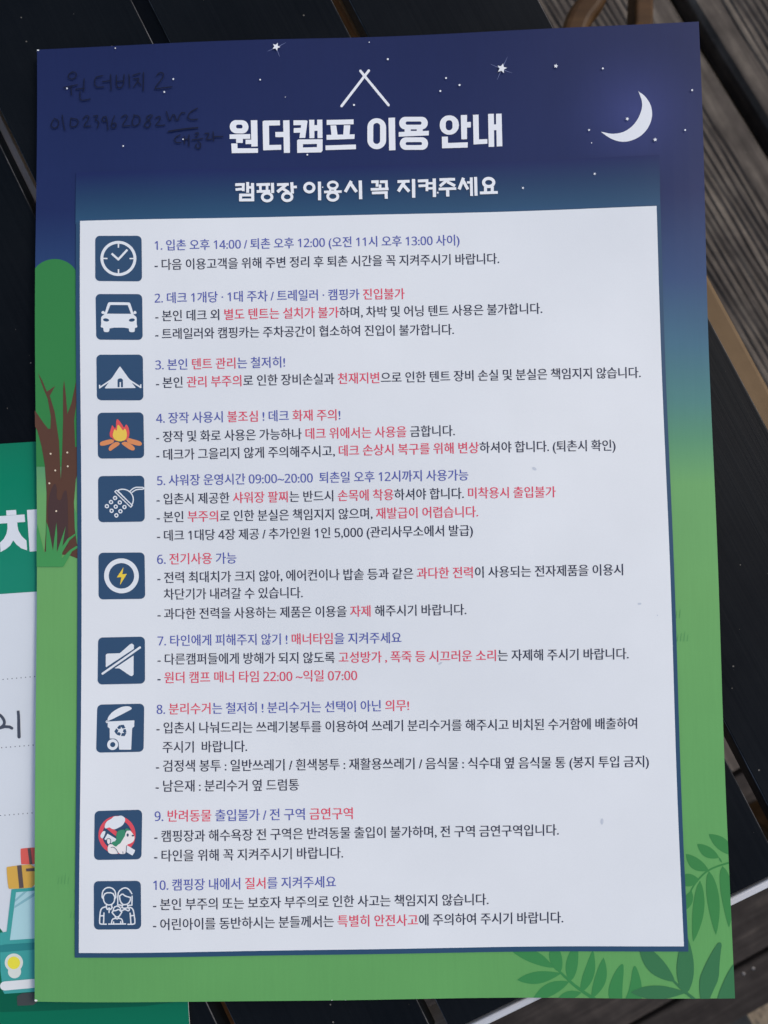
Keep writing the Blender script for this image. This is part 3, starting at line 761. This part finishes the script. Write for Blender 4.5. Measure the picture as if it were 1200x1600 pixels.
rule([([('B', '3. 본인 '), ('R', '텐트 관리'), ('B', '는 철저히!')], 244, 571, 446, 567),
      ([('K', '- 본인 '), ('R', '관리 부주의'), ('K', '로 인한 장비손실과 '), ('R', '천재지변'), ('K', '으로 인한 텐트 장비 손실 및 분실은 책임지지 않습니다.')], 245, 599, 1001, 582)])
rule([([('B', '4. 장작 사용시 '), ('R', '불조심'), ('B', ' ! 데크 '), ('R', '화재 주의'), ('B', '!')], 245, 654, 532, 649),
      ([('K', '- 장작 및 화로 사용은 가능하나 '), ('R', '데크 위에서는 사용을'), ('K', ' 금합니다.')], 245, 683, 710, 674),
      ([('K', '- 데크가 그을리지 않게 주의해주시고, '), ('R', '데크 손상시 복구를 위해 변상'), ('K', '하셔야 합니다. (퇴촌시 확인)')], 245, 711, 961, 696)])
rule([([('B', '5. 샤워장 운영시간 09:00~20:00  퇴촌일 오후 12시까지 사용가능')], 246, 751, 731, 743),
      ([('K', '- 입촌시 제공한 '), ('R', '샤워장 팔찌'), ('K', '는 반드시 '), ('R', '손목에 착용'), ('K', '하셔야 합니다. '), ('R', '미착용시 출입불가')], 245, 780, 867, 769),
      ([('K', '- 본인 '), ('R', '부주의'), ('K', '로 인한 분실은 책임지지 않으며, '), ('R', '재발급이 어렵습니다.')], 245, 808, 746, 800),
      ([('K', '- 데크 1대당 4장 제공 / 추가인원 1인 5,000 (관리사무소에서 발급)')], 245, 837, 738, 829)])
rule([([('B', '6. '), ('R', '전기사용'), ('B', ' 가능')], 245, 874, 369, 872),
      ([('K', '- 전력 최대치가 크지 않아, 에어컨이나 밥솥 등과 같은 '), ('R', '과다한 전력'), ('K', '이 사용되는 전자제품을 이용시')], 245, 903, 972, 890),
      ([('K', '차단기가 내려갈 수 있습니다.')], 255, 929, 473, 926),
      ([('K', '- 과다한 전력을 사용하는 제품은 이용을 '), ('R', '자제'), ('K', ' 해주시기 바랍니다.')], 245, 960, 728, 952)])
rule([([('B', '7. 타인에게 피해주지 않기 ! '), ('R', '매너타임'), ('B', '을 지켜주세요')], 245, 1002, 627, 996),
      ([('K', '- 다른캠퍼들에게 방해가 되지 않도록 '), ('R', '고성방가 , 폭죽 등 시끄러운 소리'), ('K', '는 자제해 주시기 바랍니다.')], 245, 1031, 981, 1021),
      ([('K', '- '), ('R', '원더 캠프 매너 타임 22:00 ~익일 07:00')], 245, 1060, 558, 1055)])
rule([([('B', '8. '), ('R', '분리수거'), ('B', '는 철저히 ! 분리수거는 선택이 아닌 '), ('R', '의무!')], 244, 1109, 639, 1102),
      ([('K', '- 입촌시 나눠드리는 쓰레기봉투를 이용하여 쓰레기 분리수거를 해주시고 비치된 수거함에 배출하여')], 244, 1138, 995, 1130),
      ([('K', '주시기  바랍니다.')], 254, 1168, 386, 1166),
      ([('K', '- 검정색 봉투 : 일반쓰레기 / 흰색봉투 : 재활용쓰레기 / 음식물 : 식수대 옆 음식물 통 (봉지 투입 금지)')], 244, 1197, 1014, 1190),
      ([('K', '- 남은재 : 분리수거 옆 드럼통')], 244, 1228, 467, 1226)])
rule([([('B', '9. '), ('R', '반려동물'), ('B', ' 출입불가 / 전 구역 '), ('R', '금연구역')], 243, 1274, 551, 1271),
      ([('K', '- 캠핑장과 해수욕장 전 구역은 반려동물 출입이 불가하며, 전 구역 금연구역입니다.')], 243, 1305, 873, 1297),
      ([('K', '- 타인을 위해 꼭 지켜주시기 바랍니다.')], 243, 1335, 536, 1332)])
rule([([('B', '10. 캠핑장 내에서 '), ('R', '질서'), ('B', '를 지켜주세요')], 242, 1380, 525, 1377),
      ([('K', '- 본인 부주의 또는 보호자 부주의로 인한 사고는 책임지지 않습니다.')], 242, 1410, 763, 1405),
      ([('K', '- 어린아이를 동반하시는 분들께서는 '), ('R', '특별히 안전사고'), ('K', '에 주의하여 주시기 바랍니다.')], 242, 1441, 880, 1434)])

build_rules()

# ---- icons: a dark plate with its symbol
PLATE = ink((48, 73, 107)); SY = (206, 210, 226); SY2 = (60, 76, 100)
def icon(ox, oy, c):
    """c = the plate's four corners in the 12x crop at (ox, oy)"""
    r = 85 / 870
    P = []
    for (u, v) in rrect(0, 0, 1, 1, 0.1, 7):
        x = (c[0][0] * (1 - u) + c[1][0] * u) * (1 - v) + (c[3][0] * (1 - u) + c[2][0] * u) * v
        y = (c[0][1] * (1 - u) + c[1][1] * u) * (1 - v) + (c[3][1] * (1 - u) + c[2][1] * u) * v
        P.append((ox + x / 12, oy + y / 12))
    o = printed('icon', [P], PLATE, 8)
    z = Z(ox, oy, 12)
    def sym(name, polys, holes=(), rgb=SY, layer=9):
        return printed(name, [z(p) for p in polys], rgb, layer, [z(q) for q in holes], parent=o)
    return sym
F_ = lambda pts, wd, rd=False: stroke(pts, wd, rd)
# clock
s = icon(140, 360, [(130, 127), (992, 122), (1000, 972), (132, 970)])
s('clock_symbol', [ell(563, 549, 334, 328, 48)] , [ell(563, 549, 280, 275, 48)])
s('clock_symbol', F_([(564, 270), (564, 348)], 26) + F_([(564, 750), (564, 828)], 26) + F_([(285, 551), (360, 551)], 24) + F_([(768, 550), (846, 550)], 24) + F_([(437, 457), (562, 568), (730, 384)], 40))
# car
s = icon(140, 450, [(136, 133), (1003, 130), (1010, 985), (146, 982)])
s('car_symbol', [smooth([(310, 480), (355, 330), (380, 288), (400, 285), (745, 285), (775, 292), (795, 340), (835, 480), (850, 525), (890, 550), (902, 580), (900, 700), (910, 720), (908, 757), (865, 758), (865, 815), (850, 842), (775, 842), (755, 815), (752, 758), (398, 758), (392, 815), (375, 842), (300, 842), (282, 815), (280, 758), (235, 757), (232, 720), (242, 700), (238, 580), (250, 550), (290, 520)], 1),
                 smooth([(240, 490), (252, 455), (285, 445), (310, 470), (305, 500), (270, 505)], 2), smooth([(838, 470), (860, 440), (890, 452), (902, 490), (870, 505), (842, 500)], 2)],
  [[(412, 337), (735, 337), (795, 500), (348, 500)], ell(331, 616, 56, 30, 20, .15), ell(810, 616, 56, 30, 20, -.15)])
# tent
s = icon(140, 540, [(145, 182), (1012, 178), (1020, 1032), (148, 1030)])
s('tent_symbol', [[(585, 403), (600, 415), (740, 610), (770, 645), (960, 768), (962, 735), (985, 732), (985, 802), (965, 805), (805, 700), (875, 795), (870, 803), (310, 810), (298, 800), (372, 698), (205, 812), (190, 808), (190, 742), (215, 742), (217, 770), (410, 640), (440, 605), (570, 415)]],
  [[(538, 788), (538, 660)] + arc(588, 662, 50, 40, 180, 360, 10) + [(638, 660), (638, 788), (602, 788), (602, 692), (576, 692), (576, 788)]])
# camp fire
s = icon(140, 630, [(157, 184), (1020, 176), (1030, 1030), (157, 1040)])
s('firewood_symbol', [smooth(q, 2) for q in ([(195, 760), (215, 720), (440, 665), (480, 740), (280, 800), (205, 800)], [(360, 850), (385, 800), (500, 715), (600, 760), (450, 860), (395, 900), (365, 885)],
                      [(600, 745), (690, 715), (830, 800), (858, 850), (840, 888), (780, 888), (620, 780)], [(700, 640), (760, 660), (960, 715), (995, 760), (970, 802), (900, 800), (700, 740)])], rgb=(204, 132, 92))
s('flame_symbol', [smooth([(430, 655), (395, 640), (378, 580), (410, 480), (432, 400), (480, 480), (505, 460), (510, 305), (545, 305), (620, 400), (655, 470), (695, 395), (735, 440), (758, 540), (750, 640), (700, 700), (580, 715), (470, 700)], 1)], rgb=(208, 82, 88), layer=10)
s('flame_symbol', [smooth([(480, 690), (440, 620), (450, 560), (478, 480), (520, 535), (530, 420), (555, 408), (610, 480), (640, 525), (668, 472), (700, 520), (712, 620), (685, 690), (580, 728)], 1)], rgb=(218, 184, 84), layer=11)
# shower
s = icon(140, 735, [(157, 106), (1028, 100), (1032, 960), (158, 972)])
drops = [(477, 517), (400, 593), (322, 671), (565, 601), (488, 679), (410, 757), (652, 687), (576, 766), (499, 843)]
s('shower_symbol', [ell(x, y, 41, n=20) for x, y in drops], [ell(x, y, 18, n=14) for x, y in drops])
s('shower_symbol', F_([(505, 372), (472, 398), (770, 690), (800, 655), (505, 372)], 20, True) + F_([(532, 385), (770, 630)], 20) + F_([(520, 385)] + arc(620, 545, 200, 192, -112, 34, 20) + [(785, 655)], 22)
  + F_(smooth([(752, 398), (800, 350), (860, 318), (920, 318), (1018, 318), (1018, 354), (900, 356), (850, 372), (790, 418)], 1, False), 22))
# electricity
s = icon(140, 850, [(157, 165), (1022, 158), (1030, 1030), (157, 1042)])
s('ring_symbol', [ell(588, 598, 325, 328, 48)], [ell(588, 598, 238, 240, 48)])
s('bolt_symbol', [[(628, 435), (500, 628), (585, 622), (560, 770), (690, 560), (602, 568)]], rgb=(218, 188, 70))
# no noise
s = icon(140, 985, [(147, 137), (1020, 122), (1025, 1005), (140, 1020)])
s('speaker_symbol', [smooth([(292, 460), (320, 440), (555, 432), (740, 268), (780, 250), (815, 280), (815, 352), (300, 695), (292, 680)], 0), [(455, 715), (810, 478), (810, 835), (780, 866), (745, 855), (545, 718)]])
s('slash_symbol', F_([(233, 815), (930, 325)], 40, True))
# recycling bin
s = icon(140, 1090, [(136, 136), (1012, 120), (1010, 1018), (122, 1032)])
tri = []
for k in range(3):
    a = math.radians(120 * k); c_, s_ = math.cos(a), math.sin(a)
    for q in ([(-18, -108), (52, -112), (84, -52), (30, -38), (-2, -80)], [(-28, -104), (-72, -62), (-46, -28), (-2, -40), (0, -82)]):
        tri.append([(582 + x * c_ - y * s_, 625 + (x * s_ + y * c_)) for x, y in q])
s('bin_symbol', [smooth([(325, 430), (345, 360), (420, 270), (560, 190), (650, 168), (730, 168), (778, 195), (778, 222), (720, 255), (360, 440)], 1), ell(320, 455, 24, n=16),
                 [(335, 450), (830, 432), (830, 545), (790, 582), (778, 970), (765, 978), (560, 978), (550, 960), (540, 840), (505, 790), (470, 772), (375, 768), (372, 585), (335, 550)], ell(430, 882, 102, n=30)],
  [ell(320, 455, 9, n=10), ell(432, 882, 48, n=20)] + tri)
# no pets, no smoking
s = icon(140, 1255, [(108, 135), (1000, 108), (998, 1022), (108, 1040)])
s('ban_symbol', [ell(535, 572, 348, 350, 48)], [ell(535, 572, 275, 275, 48)], rgb=(204, 76, 92))
s('ban_symbol', F_([(340, 410), (790, 760)], 78), rgb=(204, 76, 92), layer=10)
s('smoke_symbol', [smooth([(310, 465), (302, 400), (340, 320), (430, 275), (480, 222), (550, 228), (610, 208), (680, 250), (690, 310), (640, 400), (560, 440), (500, 470), (440, 462), (390, 425)], 2)], layer=11)
s('cigarette_symbol', [smooth([(222, 590), (260, 515), (300, 495), (328, 515), (278, 640), (240, 630)], 1), [(360, 548), (880, 850), (865, 895), (830, 950), (300, 650)]], layer=11)
s('dog_symbol', [smooth([(400, 920), (365, 860), (370, 780), (400, 735), (470, 750), (640, 700), (720, 470), (780, 480), (830, 540), (872, 600), (860, 680), (790, 730), (720, 745), (715, 920), (600, 925), (570, 890), (560, 922)], 2), smooth([(375, 745), (345, 680), (360, 635), (420, 650), (430, 700), (400, 745)], 2)], rgb=(216, 212, 222), layer=12)
s('dog_patch', [smooth([(530, 680), (525, 540), (570, 480), (690, 465), (700, 570), (640, 660), (610, 720), (560, 750), (520, 795), (440, 730), (450, 700)], 1), smooth([(680, 490), (700, 450), (750, 450), (790, 490), (730, 490)], 1)], rgb=(58, 128, 104), layer=13)
s('dog_line', [ell(742, 570, 20, 30, 14), ell(838, 580, 22, 16, 14)] + F_([(727, 760), (712, 915)], 10) + F_([(655, 870), (660, 920)], 10) + F_(smooth([(430, 800), (480, 790), (530, 830), (570, 905)], 1, False), 10) + F_(smooth([(352, 690), (350, 635), (420, 640), (430, 700), (390, 750)], 1, False), 10), rgb=SY2, layer=14)
# family
s = icon(140, 1360, [(108, 170), (990, 158), (1002, 1052), (118, 1068)])
W2 = 24; fam = []
def q(*pts, sm=1): 
    global fam
    fam += F_(smooth(list(pts), sm, False), W2, True)
q(*arc(396, 410, 126, 128, 180, 360, 14), sm=0); q((270, 410), (268, 470), (290, 490)); q((522, 410), (528, 465), (508, 490)); q((290, 460), (325, 382), (465, 378), (505, 455)); q((290, 460), (300, 540), (340, 590), (398, 610), (460, 590), (500, 540), (505, 455))
q((350, 605), (350, 650)); q((450, 605), (450, 645)); q((340, 645), (370, 690), (402, 660), (430, 690), (462, 645), sm=0); q((402, 665), (402, 745), sm=0)
q((335, 640), (270, 660), (240, 710), (228, 820), (222, 940), (240, 962), (350, 962)); q((305, 755), (298, 955), sm=0); q((238, 808), (300, 806), sm=0)
q((562, 600), (562, 400), (600, 330), (690, 280), (770, 310), (825, 395)); q((830, 440), (828, 606), (765, 612), sm=0); q((595, 440), (650, 395), (700, 440), (800, 465)); q((595, 440), (605, 530), (650, 590), (695, 600), (760, 580), (798, 520), (800, 465)); q((565, 600), (640, 612), sm=0)
q((655, 610), (640, 650)); q((745, 610), (755, 640)); q((640, 650), (690, 670), (760, 650), (785, 680), (770, 715), (730, 700), (695, 680), (640, 715))
q((790, 645), (840, 670), (860, 720), (890, 930), (870, 960), (755, 962)); q((795, 755), (812, 955), sm=0); q((805, 805), (875, 795), sm=0)
q((478, 720), (490, 650), (550, 620), (610, 650), (622, 710)); q((478, 712), (530, 710), (580, 680), (618, 720)); q((470, 720), (455, 745), (480, 770), (520, 820), (550, 830), (590, 815), (625, 760), (640, 735), (622, 712))
q((520, 828), (520, 850), (550, 865), (580, 850), (580, 828)); q((520, 850), (460, 870), (445, 950)); q((580, 850), (645, 865), (660, 950)); q((395, 960), (710, 955), sm=0); q((487, 920), (487, 950), sm=0); q((618, 915), (620, 950), sm=0)
s('family_symbol', fam)

for o in list(bpy.data.objects):
    if '_o' in o: del o['_o']
